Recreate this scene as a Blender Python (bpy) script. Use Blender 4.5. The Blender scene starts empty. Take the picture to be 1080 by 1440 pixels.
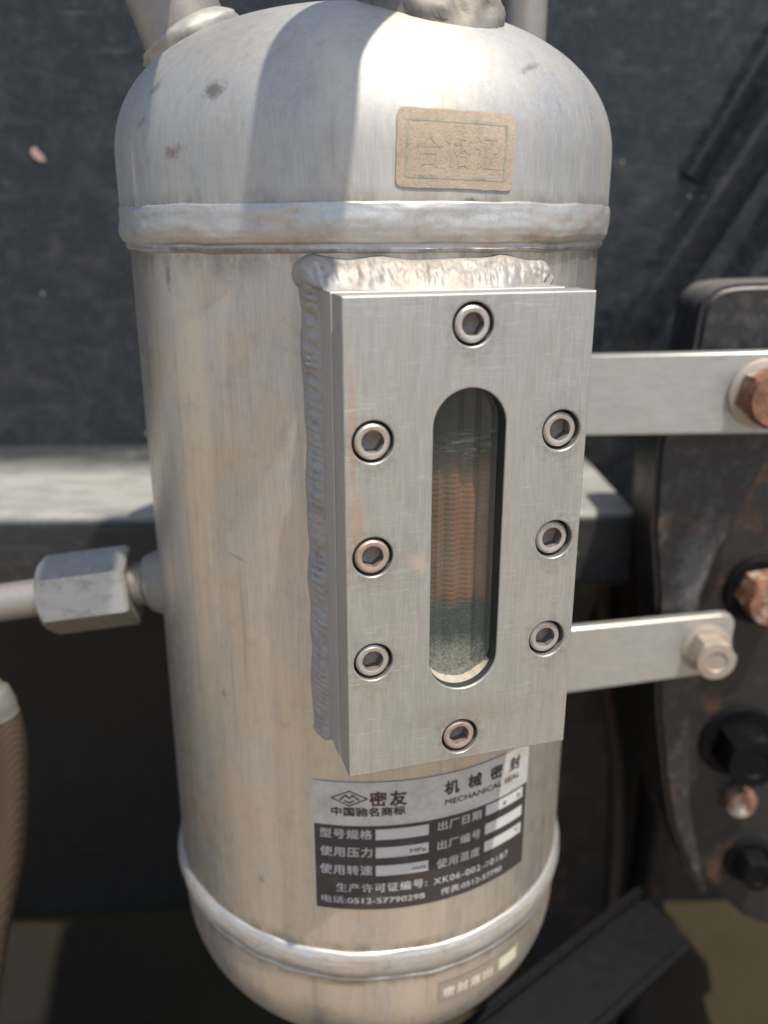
import bpy, bmesh, math, random
from math import sin, cos, pi, radians, sqrt, atan2, exp
from mathutils import Vector, Matrix, noise

S = 0.01                      # everything below is written in centimetres
sc = bpy.context.scene
col = sc.collection
random.seed(7)

# ------------------------------------------------------------------ camera
cam_d = bpy.data.cameras.new('camera')
cam = bpy.data.objects.new('camera', cam_d); col.objects.link(cam)
cam_d.sensor_fit = 'VERTICAL'; cam_d.sensor_height = 24.0
cam_d.lens = 24.0 * 1216.9 / 1440.0
cam_d.clip_start = 0.01; cam_d.clip_end = 200
PITCH, YAW, ROLL = 0.3214, 0.0202, -0.0015
cam.matrix_world = (Matrix.Translation(Vector((0, -32.426, 25.623)) * S)
                    @ Matrix.Rotation(-YAW, 4, 'Z') @ Matrix.Rotation(pi/2 - PITCH, 4, 'X') @ Matrix.Rotation(ROLL, 4, 'Z'))
cam_d.dof.use_dof = True
cam_d.dof.focus_distance = 0.246
cam_d.dof.aperture_fstop = 5.0
sc.camera = cam

# ------------------------------------------------------------------ sky, sun, exposure
SUN_AZ, SUN_EL = radians(35), radians(66.5)          # azimuth measured from the camera side (-y) towards +x
SD = Vector((sin(SUN_AZ)*cos(SUN_EL), -cos(SUN_AZ)*cos(SUN_EL), sin(SUN_EL)))
w = bpy.data.worlds.new('World'); sc.world = w; w.use_nodes = True
nt = w.node_tree
sky = nt.nodes.new('ShaderNodeTexSky'); sky.sky_type = 'NISHITA'; sky.sun_disc = False
sky.sun_elevation = SUN_EL; sky.sun_rotation = atan2(SD.x, SD.y)
sky.air_density = 1.0; sky.dust_density = 2.0
bg = nt.nodes['Background']; bg.inputs['Strength'].default_value = 0.15
nt.links.new(sky.outputs[0], bg.inputs['Color'])
sun_d = bpy.data.lights.new('sun', 'SUN'); sun_d.energy = 4.0; sun_d.angle = radians(0.9); sun_d.color = (1.0, 0.92, 0.80)
sun = bpy.data.objects.new('sun', sun_d); col.objects.link(sun)
sun.rotation_euler = SD.to_track_quat('Z', 'Y').to_euler()
sc.view_settings.view_transform = 'Standard'; sc.view_settings.look = 'None'
sc.view_settings.exposure = 0.38; sc.view_settings.gamma = 1.0
sc.cycles.max_bounces = 8; sc.cycles.sample_clamp_indirect = 6.0
sc.cycles.caustics_refractive = False; sc.cycles.caustics_reflective = False

# ------------------------------------------------------------------ material helpers
class NG:
    def __init__(self, name):
        self.m = bpy.data.materials.new(name); self.m.use_nodes = True
        self.t = self.m.node_tree; self.b = self.t.nodes['Principled BSDF']
        tc = self.t.nodes.new('ShaderNodeTexCoord'); self.obj = tc.outputs['Object']
        self.p = self.mapping(self.obj, (100, 100, 100))      # position in centimetres
    def n(self, typ, **kw):
        o = self.t.nodes.new(typ)
        for k, v in kw.items(): setattr(o, k, v)
        return o
    def put(self, sock, v):
        if v is None: return
        if isinstance(v, bpy.types.NodeSocket): self.t.links.new(v, sock)
        elif isinstance(v, (tuple, list)) and sock.type == 'RGBA': sock.default_value = (*v, 1) if len(v) == 3 else v
        else: sock.default_value = v
    def mapping(self, v, scale=(1, 1, 1), loc=(0, 0, 0), rot=(0, 0, 0)):
        o = self.n('ShaderNodeMapping'); self.put(o.inputs[0], v)
        o.inputs['Location'].default_value = loc; o.inputs['Scale'].default_value = scale; o.inputs['Rotation'].default_value = rot
        return o.outputs[0]
    def noise(self, scale=1, detail=4, rough=.55, v=None, stretch=None, loc=(0, 0, 0), distort=0, rot=(0, 0, 0)):
        v = v or self.p
        if stretch or loc != (0, 0, 0) or rot != (0, 0, 0): v = self.mapping(v, stretch or (1, 1, 1), loc, rot)
        o = self.n('ShaderNodeTexNoise'); self.put(o.inputs['Vector'], v)
        o.inputs['Scale'].default_value = scale; o.inputs['Detail'].default_value = detail
        o.inputs['Roughness'].default_value = rough; o.inputs['Distortion'].default_value = distort
        return o.outputs['Fac']
    def voro(self, scale, v=None, feature='F1', rnd=1.0):
        o = self.n('ShaderNodeTexVoronoi', feature=feature); self.put(o.inputs['Vector'], v or self.p)
        o.inputs['Scale'].default_value = scale; o.inputs['Randomness'].default_value = rnd
        return o
    def ramp(self, f, a, b, c0=0.0, c1=1.0):
        o = self.n('ShaderNodeMapRange', clamp=True); self.put(o.inputs['Value'], f)
        o.inputs['From Min'].default_value = a; o.inputs['From Max'].default_value = b
        o.inputs['To Min'].default_value = c0; o.inputs['To Max'].default_value = c1
        return o.outputs[0]
    def math(self, op, a, b=None, c=None):
        o = self.n('ShaderNodeMath', operation=op); self.put(o.inputs[0], a); self.put(o.inputs[1], b)
        if c is not None: self.put(o.inputs[2], c)
        return o.outputs[0]
    def mul(self, a, b): return self.math('MULTIPLY', a, b)
    def mix(self, f, a, b, blend='MIX'):
        o = self.n('ShaderNodeMix', data_type='RGBA', blend_type=blend)
        self.put(o.inputs[0], f); self.put(o.inputs[6], a); self.put(o.inputs[7], b)
        return o.outputs[2]
    def sep(self, v=None):
        o = self.n('ShaderNodeSeparateXYZ'); self.put(o.inputs[0], v or self.p); return o.outputs
    def spot(self, c, r, amp=0.85, nscale=4.5, rot=0.0, off=6.95):
        """mask of an irregular mark at point c (cm) with half sizes r"""
        v = self.n('ShaderNodeVectorMath', operation='SUBTRACT'); self.put(v.inputs[0], self.p); v.inputs[1].default_value = (c[0], c[1], c[2]+off)   # tank parts: origin at the tank base
        mv = self.mapping(v.outputs[0], (1/r[0], 1/r[1], 1/r[2]), rot=(0, rot, 0)) if not rot else \
             self.mapping(self.mapping(v.outputs[0], rot=(0, rot, 0)), (1/r[0], 1/r[1], 1/r[2]))
        l = self.n('ShaderNodeVectorMath', operation='LENGTH'); self.put(l.inputs[0], mv)
        d = self.math('ADD', l.outputs['Value'], self.mul(self.math('SUBTRACT', self.noise(nscale, 6, .75), .5), amp*3.2))
        return self.ramp(d, 1.05, 0.35)
    def bump(self, h, strength=.3, dist=.0005, normal=None):
        o = self.n('ShaderNodeBump'); o.inputs['Strength'].default_value = strength; o.inputs['Distance'].default_value = dist
        self.put(o.inputs['Height'], h); self.put(o.inputs['Normal'], normal); return o.outputs[0]
    def out(self, color=None, rough=None, metal=None, normal=None, **kw):
        self.put(self.b.inputs['Base Color'], color); self.put(self.b.inputs['Roughness'], rough)
        self.put(self.b.inputs['Metallic'], metal); self.put(self.b.inputs['Normal'], normal)
        for k, v in kw.items(): self.put(self.b.inputs[k], v)
        return self.m

def flat(name, c, rough=.6, metal=0.0, var=.15, scale=3.0):
    g = NG(name)
    f = g.noise(scale, 5, .65)
    return g.out(g.mix(f, tuple(x*(1-var) for x in c), tuple(min(1, x*(1+var)) for x in c)), rough, metal)

def steel(name, base, rough=.42, metal=.85, grain='v', grime=.25, grimecol=(.30, .25, .20), warm=(.62, .50, .38), warmth=.25,
          aniso=0.0, spots=(), bumps=.12, pits=0.0, scratches=0.0, runs=0.0, toes=()):
    g = NG(name)
    st = {'v': (1, 1, .05), 'h': (.05, .05, 1), 'i': (1, 1, 1), 'x': (.05, 1, 1)}[grain]
    fine = g.noise(26, 5, .6, stretch=st)
    coarse = g.noise(5, 4, .6, stretch=tuple(min(1, q*2.2) for q in st), loc=(3, 1, 7))
    blot = g.noise(.42, 6, .62, loc=(9, 4, 2))
    blot2 = g.noise(1.6, 6, .68, loc=(2, 8, 5))
    c = g.mix(g.ramp(fine, .3, .7), tuple(x*.84 for x in base), tuple(min(1, x*1.11) for x in base))
    c = g.mix(g.mul(g.ramp(coarse, .42, .75), .5), c, tuple(x*.80 for x in base))
    c = g.mix(g.mul(g.ramp(blot, .47, .72), warmth), c, warm)
    if runs:
        wide = g.noise(.55, 4, .6, stretch=(1, 1, .06), loc=(4, 6, 1)); thin = g.noise(2.6, 5, .65, stretch=(1, 1, .035), loc=(1, 2, 8))
        c = g.mix(g.mul(g.ramp(wide, .42, .66), runs), c, tuple(min(1, x*y) for x, y in zip(base, (1.24, 1.14, 1.0))))
        c = g.mix(g.mul(g.ramp(thin, .56, .72), runs*.8), c, tuple(x*y for x, y in zip(base, (.66, .64, .62))))
        c = g.mix(g.mul(g.ramp(thin, .40, .30), runs*.7), c, tuple(min(1, x*1.22) for x in base))
    c = g.mix(g.mul(g.ramp(blot2, .52, .80), grime), c, grimecol)
    for (cc, rr, k, colr, *ro) in spots:
        c = g.mix(g.mul(g.spot(cc, rr, rot=ro[0] if ro else 0.0), k), c, colr)
    for (zz, hw, k) in toes:
        zp = g.math('ABSOLUTE', g.math('SUBTRACT', g.math('SUBTRACT', g.sep()[2], 6.95), zz))
        tn_ = g.noise(1.3, 6, .7, stretch=(1, 1, .5), loc=(6, 3, 2))
        c = g.mix(g.mul(g.mul(g.ramp(zp, hw, 0.0), g.ramp(tn_, .38, .60)), k), c, (.20, .16, .125))
    r = g.math('ADD', g.ramp(fine, .2, .8, rough-.07, rough+.07), g.ramp(blot2, .4, .8, 0, .14))
    h = g.math('ADD', g.mul(fine, .6), g.mul(coarse, .5))
    if pits: h = g.math('SUBTRACT', h, g.mul(g.ramp(g.voro(3.2).outputs['Distance'], .12, .0), pits))
    if scratches:
        for i, ro in enumerate(((0, .55, .1), (0, -.75, .2), (0, 1.05, .1))):
            s = g.noise(1.0, 2, .5, stretch=(.22, .6, 9), rot=ro, loc=(i*5, 2, i))
            line = g.math('SUBTRACT', 1.0, g.ramp(g.math('ABSOLUTE', g.math('SUBTRACT', s, .5)), 0.0, .014))
            msk = g.mul(g.mul(line, g.ramp(g.noise(.9, 3, loc=(i*7, 3, 1)), .50, .62)), scratches)
            c = g.mix(msk, c, tuple(min(1, x*1.5) for x in base))
            h = g.math('SUBTRACT', h, g.mul(msk, .8))
    n = g.bump(h, bumps, .0002)
    kw = {}
    if aniso:
        tg = g.n('ShaderNodeTangent', direction_type='RADIAL', axis='Z')
        kw = {'Anisotropic': aniso, 'Anisotropic Rotation': .25, 'Tangent': tg.outputs[0]}
    return g.out(c, r, metal, n, **kw)

def painted(name, base, rough=.45, dust=.3, dustcol=(.30, .29, .27), rust=0.0, chips=.0, specks=True, bumps=.25, topdust=0.0, patch=None, smear=0.0, spec=.5, back=None):
    g = NG(name)
    a = g.noise(.25, 6, .65); b = g.noise(1.3, 7, .7, loc=(5, 5, 5)); f = g.noise(9, 4, .6)
    c = g.mix(a, tuple(x*.7 for x in base), tuple(x*1.35 for x in base))
    c = g.mix(g.mul(g.ramp(b, .5, .78), dust), c, dustcol)
    if rust:
        rm = g.mul(g.ramp(g.noise(.55, 8, .72, loc=(1, 7, 3)), .55, .68), rust)
        c = g.mix(rm, c, (.23, .085, .03))
        c = g.mix(g.mul(g.ramp(g.noise(2.2, 6, .7, loc=(4, 2, 3)), .6, .7), rust*.6), c, (.34, .16, .07))
    if topdust:
        geo = g.n('ShaderNodeNewGeometry'); z = g.sep(geo.outputs['Normal'])[2]
        c = g.mix(g.mul(g.ramp(z, .35, .9), g.mul(g.ramp(f, .2, .7, topdust*.7, topdust), g.ramp(g.noise(.8, 7, .7, stretch=(.35, 1, 1), loc=(8, 2, 1)), .30, .52, .45, 1.0))), c, dustcol) if not back else g.mix(g.mul(g.mul(g.ramp(z, .35, .9), g.ramp(g.math('ADD', g.sep()[1], g.mul(g.math('SUBTRACT', g.noise(.5, 5, .6, stretch=(.4, 1, 1)), .5), 4.5)), back[1], back[0])), g.mul(g.ramp(f, .2, .7, topdust*.7, topdust), g.ramp(g.noise(.8, 7, .7, stretch=(.35, 1, 1), loc=(8, 2, 1)), .28, .55, .5, 1.0))), c, dustcol)
    if smear:
        sm = g.noise(.35, 6, .68, stretch=(.5, 1, 1.3), loc=(7, 1, 6), distort=1.2)
        c = g.mix(g.mul(g.ramp(sm, .52, .74), smear), c, (.060, .055, .050))
        c = g.mix(g.mul(g.ramp(g.noise(4.5, 6, .75, loc=(3, 3, 8)), .56, .80), smear), c, (.14, .135, .125))
    if patch: c = g.mix(g.mul(g.spot(*patch[:2], off=0.0), patch[2]), c, patch[3])
    if specks:
        v = g.voro(.75); rn = g.n('ShaderNodeSeparateColor'); g.put(rn.inputs[0], v.outputs['Color'])
        size = g.mul(g.ramp(rn.outputs[0], .70, 1.0, 0.0, .15), g.ramp(g.noise(.22, 3, loc=(2, 2, 2)), .4, .6, .25, 1.1))
        m = g.math('LESS_THAN', g.math('ADD', v.outputs['Distance'], g.mul(g.math('SUBTRACT', g.noise(8, 3), .5), .12)), size)
        c = g.mix(g.mul(m, .75), c, (.55, .53, .48))
        s = g.noise(3.0, 3, .5, stretch=(.06, 1, 2.4), loc=(2, 9, 4))
        c = g.mix(g.mul(g.ramp(s, .66, .74), .35), c, (.26, .26, .26))
    h = g.math('ADD', g.mul(b, .8), g.mul(f, .35))
    return g.out(c, g.ramp(b, .3, .8, rough-.1, rough+.2), 0.0, g.bump(h, bumps, .0012), **{'Specular IOR Level': spec})

# marks on the dome and body, each at its own place
DARK = (.20, .17, .15)
M = {}
M['dome'] = steel('dome_steel', (.475, .475, .46), .58, .72, 'v', .34, runs=.55, scratches=.12, toes=((26.1, .45, .7),), warmth=.25, aniso=.3, bumps=.12, spots=[
    ((-4.0, -7.05, 29.0), (.42, .5, .26), .85, DARK, .4), ((-5.2, -6.35, 27.55), (.52, .5, .20), .8, (.26, .19, .15), .2), ((-5.9, -5.3, 29.3), (.35, .4, .14), .6, DARK, .6),
    ((-6.4, -5.2, 28.4), (.3, .4, .13), .5, DARK, .7), ((4.6, -6.2, 29.7), (.62, .6, .12), .6, DARK, .5), ((6.6, -4.6, 28.6), (.15, .4, .45), .45, (.3, .26, .25)),
    ((-6.85, -4.75, 27.0), (.10, .5, 1.2), .5, (.80, .72, .58)), ((-8.2, -1.5, 27.6), (.25, .6, .5), .7, (.30, .17, .10)), ((2.9, -7.8, 26.2), (.35, .4, .10), .9, (.12, .10, .09))])
M['body'] = steel('body_steel', (.57, .54, .495), .35, .80, 'v', .34, runs=.85, scratches=.12, toes=((24.7, .7, .6), (1.1, .35, .7), (-.4, .3, .7)), warm=(.66, .50, .36), warmth=.65, aniso=.5, bumps=.10, spots=[
    ((-5.9, -5.6, 24.2), (.12, .4, .55), .6, DARK), ((-3.9, -7.1, 3.4), (.14, .4, .22), .5, DARK), ((-4.1, -7.0, 15.7), (.5, .4, .06), .4, DARK, -.3), ((-4.9, -6.5, 10.6), (.08, .4, .3), .5, DARK)])
M['weld'] = steel('weld_steel', (.54, .53, .50), .44, .72, 'i', .70, grimecol=(.32, .23, .165), toes=((24.95, .12, .8), (-.12, .12, .7), (26.2, .08, .6)), warm=(.60, .42, .30), warmth=.45, bumps=.25, pits=.5)
M['fillet'] = steel('fillet_steel', (.40, .385, .36), .60, .50, 'i', .75, grimecol=(.25, .20, .16), warm=(.48, .37, .28), warmth=.6, bumps=.5, pits=.7)
M['plate'] = steel('plate_steel', (.47, .47, .445), .42, .72, 'v', .26, runs=.22, grimecol=(.36, .32, .28), warm=(.58, .50, .42), warmth=.28, bumps=.10, scratches=.45, spots=[
    ((1.38, -10.64, 16.9), (.30, .8, .42), .75, (.66, .55, .47), .5), ((-.36, -11.1, 20.8), (.15, .6, 2.0), .55, (.58, .36, .24)), ((-.26, -11.1, 18.0), (.26, .6, 1.2), .55, (.58, .38, .26)), ((3.0, -10.2, 12.0), (2.6, 2, .5), .35, (.36, .31, .26)),  # orange stripes at the left edge: a reflection put into the colour
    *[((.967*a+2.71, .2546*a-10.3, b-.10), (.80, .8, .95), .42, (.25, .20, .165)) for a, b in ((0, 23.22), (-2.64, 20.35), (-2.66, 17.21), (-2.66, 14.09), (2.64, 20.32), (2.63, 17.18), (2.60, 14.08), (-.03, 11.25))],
    ((6.1, -9.3, 13.4), (.2, .5, .35), .6, (.62, .33, .20))])
M['collar'] = steel('collar_steel', (.25, .235, .21), .62, .35, 'i', .6, grimecol=(.15, .12, .09), warm=(.34, .28, .2), warmth=.4, bumps=.5, pits=.6)
M['pad'] = steel('pad_steel', (.50, .48, .45), .48, .6, 'v', .35)
M['pipe'] = steel('pipe_steel', (.33, .305, .28), .46, .6, 'i', .40, warm=(.52, .40, .30), warmth=.4, bumps=.15)
M['strap'] = steel('strap_steel', (.50, .50, .48), .42, .65, 'x', .42, grimecol=(.34, .30, .25), warm=(.52, .45, .34), warmth=.5, bumps=.15, scratches=.35, runs=.0)
M['nut'] = steel('nut_steel', (.50, .48, .45), .40, .78, 'x', .85, grimecol=(.16, .13, .11), warm=(.50, .40, .30), warmth=.3, bumps=.4, pits=.6)
M['screw'] = steel('screw_steel', (.60, .56, .52), .38, .75, 'i', .40, grimecol=(.28, .20, .15), warm=(.55, .40, .30), warmth=.4, bumps=.1)
M['screw_rusty'] = steel('rusty_screw_steel', (.50, .40, .34), .45, .6, 'i', .7, grimecol=(.26, .13, .08), warm=(.48, .28, .18), warmth=.8, bumps=.15)
M['socket'] = flat('socket_grime', (.30, .255, .225), .5, .5, .5, 8)
M['shade'] = flat('counterbore_shade', (.05, .042, .038), .7, .2, .4, 6)  # dark bore floor colour, standing in for shade round the screw heads
M['seal'] = flat('blue_grey_seal', (.10, .115, .15), .35)
M['gasket'] = flat('gasket_rubber_and_slot_shade', (.028, .032, .03), .7)
M['panel'] = painted('black_panel_paint', (.0105, .0135, .0175), .30, .55, (.060, .069, .078), bumps=.6, smear=.7)
M['lower'] = painted('grimy_black_paint', (.012, .0115, .011), .5, .6, (.045, .034, .023), specks=False, bumps=.35, spec=.3)
M['black'] = painted('black_machine_paint', (.014, .014, .014), .45, .4, (.05, .045, .04), rust=.35, topdust=.15, specks=False)
M['beam'] = painted('black_beam_paint', (.020, .021, .022), .5, .10, (.37, .375, .345), rust=0, topdust=.97, back=(1.2, 5.5))
M['bracket'] = painted('worn_bracket_paint', (.020, .021, .023), .40, .42, (.21, .20, .185), rust=.3, topdust=.8, specks=False, patch=((-8.9, -2.8, 37.1), (1.0, 1.0, 2.7), .5, (.17, .17, .17)))  # patch: pale dust, with its sunlit brightness put into the colour
M['bar'] = painted('angle_bar_paint', (.005, .005, .006), .5, .25, (.012, .0115, .011), topdust=.0, specks=False, spec=.12)
M['oldpost'] = painted('stained_post', (.055, .034, .022), .7, .5, (.10, .075, .05), specks=False)
M['deck'] = painted('olive_deck_paint', (.026, .021, .0105), .8, .5, (.038, .030, .016), specks=False, spec=.15, patch=((-26, 14, -26), (19, 16, 6), .93, (.012, .0105, .008)))  # patch: left end darkened in the colour, standing in for shade
M['ground'] = flat('sandy_concrete', (.235, .195, .145), .9, 0, .25, .08)
M['letter_dark'] = flat('dark_ink', (.035, .03, .03), .5, 0, .3, 20)
M['letter_maroon'] = flat('maroon_ink', (.09, .03, .03), .5)
M['letter_white'] = flat('silver_print', (.46, .44, .42), .5, 0, .35, 12)

def rusty(name):
    g = NG(name)
    a = g.noise(2.2, 7, .7); b = g.noise(.9, 5, .6, loc=(3, 3, 1))
    c = g.mix(g.ramp(a, .35, .65), (.13, .06, .04), (.35, .17, .105))
    c = g.mix(g.ramp(b, .52, .66), c, (.50, .44, .36))
    return g.out(c, g.ramp(a, .3, .7, .5, .8), .25, g.bump(a, .5, .0008))
M['rust'] = rusty('rusted_bolt')
M['bolt_pale'] = steel('rust_flecked_steel', (.44, .40, .34), .48, .5, 'i', .5, grimecol=(.36, .17, .09), warm=(.46, .25, .15), warmth=.8, bumps=.3)

def foil():
    g = NG('silver_foil')
    b = g.noise(1.2, 6, .7); f = g.noise(9, 4, .6)
    c = g.mix(g.ramp(b, .45, .75), (.58, .57, .55), (.42, .37, .32))
    return g.out(c, g.ramp(f, .3, .7, .38, .52), .35, g.bump(f, .1, .0002))
M['foil'] = foil()
def printed(name, c0, c1, wear):
    g = NG(name)
    b = g.noise(1.1, 7, .72); f = g.noise(14, 4, .7)
    c = g.mix(f, c0, c1)
    c = g.mix(g.mul(g.ramp(b, .56, .76), .5), c, wear)
    return g.out(c, .48, 0.0, g.bump(f, .15, .0002))
M['print'] = printed('black_print', (.030, .024, .024), (.050, .040, .039), (.16, .12, .10))
M['box'] = printed('blank_box_print', (.50, .48, .45), (.58, .56, .53), (.36, .29, .22))
M['tag'] = printed('taupe_print', (.24, .20, .165), (.30, .25, .21), (.36, .31, .26))
M['tagbox'] = printed('pale_yellow_print', (.56, .52, .38), (.66, .62, .47), (.50, .44, .34))
M['tagletter'] = flat('cream_print', (.62, .55, .45), .5)
def paper():
    g = NG('aged_sticker_paper')
    b = g.noise(1.6, 6, .7); f = g.noise(17, 5, .75)
    c = g.mix(g.ramp(b, .35, .7), (.52, .43, .33), (.44, .35, .25))
    c = g.mix(g.mul(g.ramp(f, .50, .66), .6), c, (.27, .21, .15))
    c = g.mix(g.mul(g.ramp(g.noise(.9, 5, .7, loc=(4, 4, 9)), .50, .66), .45), c, (.33, .265, .215))
    return g.out(c, .85, 0.0, g.bump(f, .6, .0006))
M['paper'] = paper()
g = NG('faded_green_ink')
fr = g.noise(3, 6, .7)
M['green'] = g.out(g.mix(g.ramp(fr, .35, .62), (.20, .25, .19), (.44, .38, .29)), .8)
g = NG('faded_letter_ink')
fr = g.noise(5, 6, .7, loc=(1, 1, 4))
M['faded'] = g.out(g.mix(g.ramp(fr, .40, .58), (.335, .27, .20), (.46, .375, .285)), .85)

# ------------------------------------------------------------------ object helpers
def thing(name, label, cat, loc=(0, 0, 0), group=None):
    o = bpy.data.objects.new(name, None); col.objects.link(o)
    o.location = Vector(loc)*S; o.empty_display_size = .02
    o['label'] = label; o['category'] = cat
    if group: o['group'] = group
    return o
def rootloc(o):
    v = Vector((0, 0, 0))
    while o is not None: v += o.location; o = o.parent
    return v
def mesh(name, verts, faces, mat, parent=None, smooth=True, angle=35, mats=None, fmat=None):
    """verts in world centimetres"""
    off = rootloc(parent) if parent else Vector((0, 0, 0))
    me = bpy.data.meshes.new(name)
    me.from_pydata([Vector(v)*S - off for v in verts], [], faces)
    me.update()
    for mm in (mats or [mat]): me.materials.append(mm)
    if fmat: me.polygons.foreach_set('material_index', fmat)
    if smooth:
        me.polygons.foreach_set('use_smooth', [True]*len(me.polygons))
        me.set_sharp_from_angle(angle=radians(angle))
    o = bpy.data.objects.new(name, me); col.objects.link(o)
    if parent: o.parent = parent
    return o
def from_bm(name, bm, mat, parent=None, smooth=True, angle=35):
    bmesh.ops.recalc_face_normals(bm, faces=bm.faces)
    bm.verts.index_update()
    vs = [v.co.copy() for v in bm.verts]; fs = [[v.index for v in f.verts] for f in bm.faces]
    bm.free()
    return mesh(name, vs, fs, mat, parent, smooth, angle)
def lathe_data(prof, segs=160, disp=None, c=(0, 0)):
    vs, fs = [], []
    for (r, z) in prof:
        for i in range(segs):
            a = 2*pi*i/segs; rr, zz = (r, z) if disp is None else disp(r, z, a)
            vs.append((c[0]+rr*sin(a), c[1]-rr*cos(a), zz))
    for j in range(len(prof)-1):
        for i in range(segs):
            k = (i+1) % segs
            fs.append((j*segs+i, j*segs+k, (j+1)*segs+k, (j+1)*segs+i))
    return vs, fs
def lathe(name, prof, mat, parent, segs=160, disp=None, c=(0, 0), cap=False, angle=35):
    vs, fs = lathe_data(prof, segs, disp, c)
    if cap:
        fs.append(tuple(range(segs))[::-1]); n = (len(prof)-1)*segs; fs.append(tuple(range(n, n+segs)))
    return mesh(name, vs, fs, mat, parent, angle=angle)
def frame_of(d):
    d = Vector(d).normalized(); a = Vector((0, 0, 1)) if abs(d.z) < .9 else Vector((0, 1, 0))
    x = d.cross(a).normalized(); y = x.cross(d).normalized()
    return x, y, d
def spline(pts, n=12):
    P = [Vector(p) for p in pts]; out = []
    for i in range(len(P)-1):
        p0, p1, p2, p3 = P[max(i-1, 0)], P[i], P[i+1], P[min(i+2, len(P)-1)]
        for k in range(n):
            t = k/n
            out.append(.5*((2*p1)+(p2-p0)*t+(2*p0-5*p1+4*p2-p3)*t*t+(3*p1-p0-3*p2+p3)*t**3))
    out.append(P[-1]); return out
def tube(name, pts, rad, mat, parent, segs=24, jitter=0.0, jscale=1.0, angle=50):
    """swept tube; rad is a number or a list"""
    n = len(pts); P = [Vector(p) for p in pts]
    vs, fs = [], []
    x = None
    for i in range(n):
        d = (P[min(i+1, n-1)]-P[max(i-1, 0)]).normalized()
        if x is None: x, y, _ = frame_of(d)
        else: x = (x-d*x.dot(d)).normalized(); y = x.cross(d).normalized()
        r = rad[i] if isinstance(rad, (list, tuple)) else rad
        for k in range(segs):
            a = 2*pi*k/segs; v = P[i]+(x*cos(a)+y*sin(a))*r
            if jitter: v += (x*cos(a)+y*sin(a))*jitter*noise.fractal(v*jscale, .8, 2.0, 3)
            vs.append(v)
    for i in range(n-1):
        for k in range(segs):
            q = (k+1) % segs
            fs.append((i*segs+k, (i+1)*segs+k, (i+1)*segs+q, i*segs+q))
    fs.append(tuple(range(segs))); fs.append(tuple(range((n-1)*segs, n*segs))[::-1])
    return mesh(name, vs, fs, mat, parent, angle=angle)
def prism(name, outline, y0, y1, mat, parent, bevel=.12, segs=2, place=None, angle=35):
    """outline of (x, z) extruded from y0 (front) to y1 (back), edges bevelled; place maps (x, y, z) elsewhere"""
    bm = bmesh.new()
    f = bm.faces.new([bm.verts.new((x, y0, z)) for x, z in outline])
    r = bmesh.ops.extrude_face_region(bm, geom=[f])
    for v in r['geom']:
        if isinstance(v, bmesh.types.BMVert): v.co.y = y1
    bmesh.ops.recalc_face_normals(bm, faces=bm.faces)
    if bevel:
        bmesh.ops.bevel(bm, geom=[e for e in bm.edges if len(e.link_faces) == 2 and e.calc_face_angle(0) > .5], offset=bevel, segments=segs, affect='EDGES', clamp_overlap=True)
    if place:
        for v in bm.verts: v.co = Vector(place(*v.co))
    return from_bm(name, bm, mat, parent, angle=angle)
def box(name, lo, hi, mat, parent, bevel=.1):
    return prism(name, [(lo[0], lo[2]), (hi[0], lo[2]), (hi[0], hi[2]), (lo[0], hi[2])], lo[1], hi[1], mat, parent, bevel)
def arc(cx, cz, r, a0, a1, n):
    return [(cx+r*cos(radians(a0+(a1-a0)*i/n)), cz+r*sin(radians(a0+(a1-a0)*i/n))) for i in range(n+1)]
def hexhead(name, c, d, across, h, mat, parent, twist=0.0, dome=.12, disk=False):
    """hexagon head: axis d, base centre c, chamfered top"""
    x, y, d = frame_of(d); R = across/2/cos(pi/6); bm = bmesh.new(); rings = []
    for (rr, hh, hexed) in ((R, 0, 1), (R, h*.80, 1), (R*.865, h, 0), (R*.50, h+.02, 0), (R*.46, h-.05, 0)):
        ring = []
        for i in range(36):
            a = 2*pi*i/36
            k = cos(pi/6)/cos(((a + pi/6) % (pi/3)) - pi/6) if hexed else 1.0
            hz = hh - (.10*h*(1-0) if 0 else 0)
            if hexed and hh > 0: hz = hh + h*.16*(1-(k-cos(pi/6))/(1-cos(pi/6)))
            ring.append(bm.verts.new(Vector(c)+(x*cos(a+twist)+y*sin(a+twist))*rr*k+d*hz))
        rings.append(ring)
    for A, B in zip(rings, rings[1:]):
        for i in range(36): bm.faces.new((A[i], A[(i+1) % 36], B[(i+1) % 36], B[i]))
    bm.faces.new(rings[-1]); bm.faces.new(rings[0][::-1])
    return from_bm(name, bm, mat, parent, angle=28)
def washer(name, c, d, r, h, mat, parent):
    x, y, d = frame_of(d); C = Vector(c)
    return ring_solid(name, C, x, y, d, [(r, 0), (r, h*.75), (r-.08, h), (.2, h)], mat, parent)
def ring_solid(name, C, x, y, d, prof, mat, parent, segs=40, angle=35):
    vs, fs = [], []
    for (r, h) in prof:
        for i in range(segs):
            a = 2*pi*i/segs; vs.append(C+(x*cos(a)+y*sin(a))*r+d*h)
    for j in range(len(prof)-1):
        for i in range(segs):
            k = (i+1) % segs; fs.append((j*segs+i, j*segs+k, (j+1)*segs+k, (j+1)*segs+i))
    fs.append(tuple(range(segs))[::-1]); n = (len(prof)-1)*segs; fs.append(tuple(range(n, n+segs)))
    return mesh(name, vs, fs, mat, parent, angle=angle)
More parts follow.
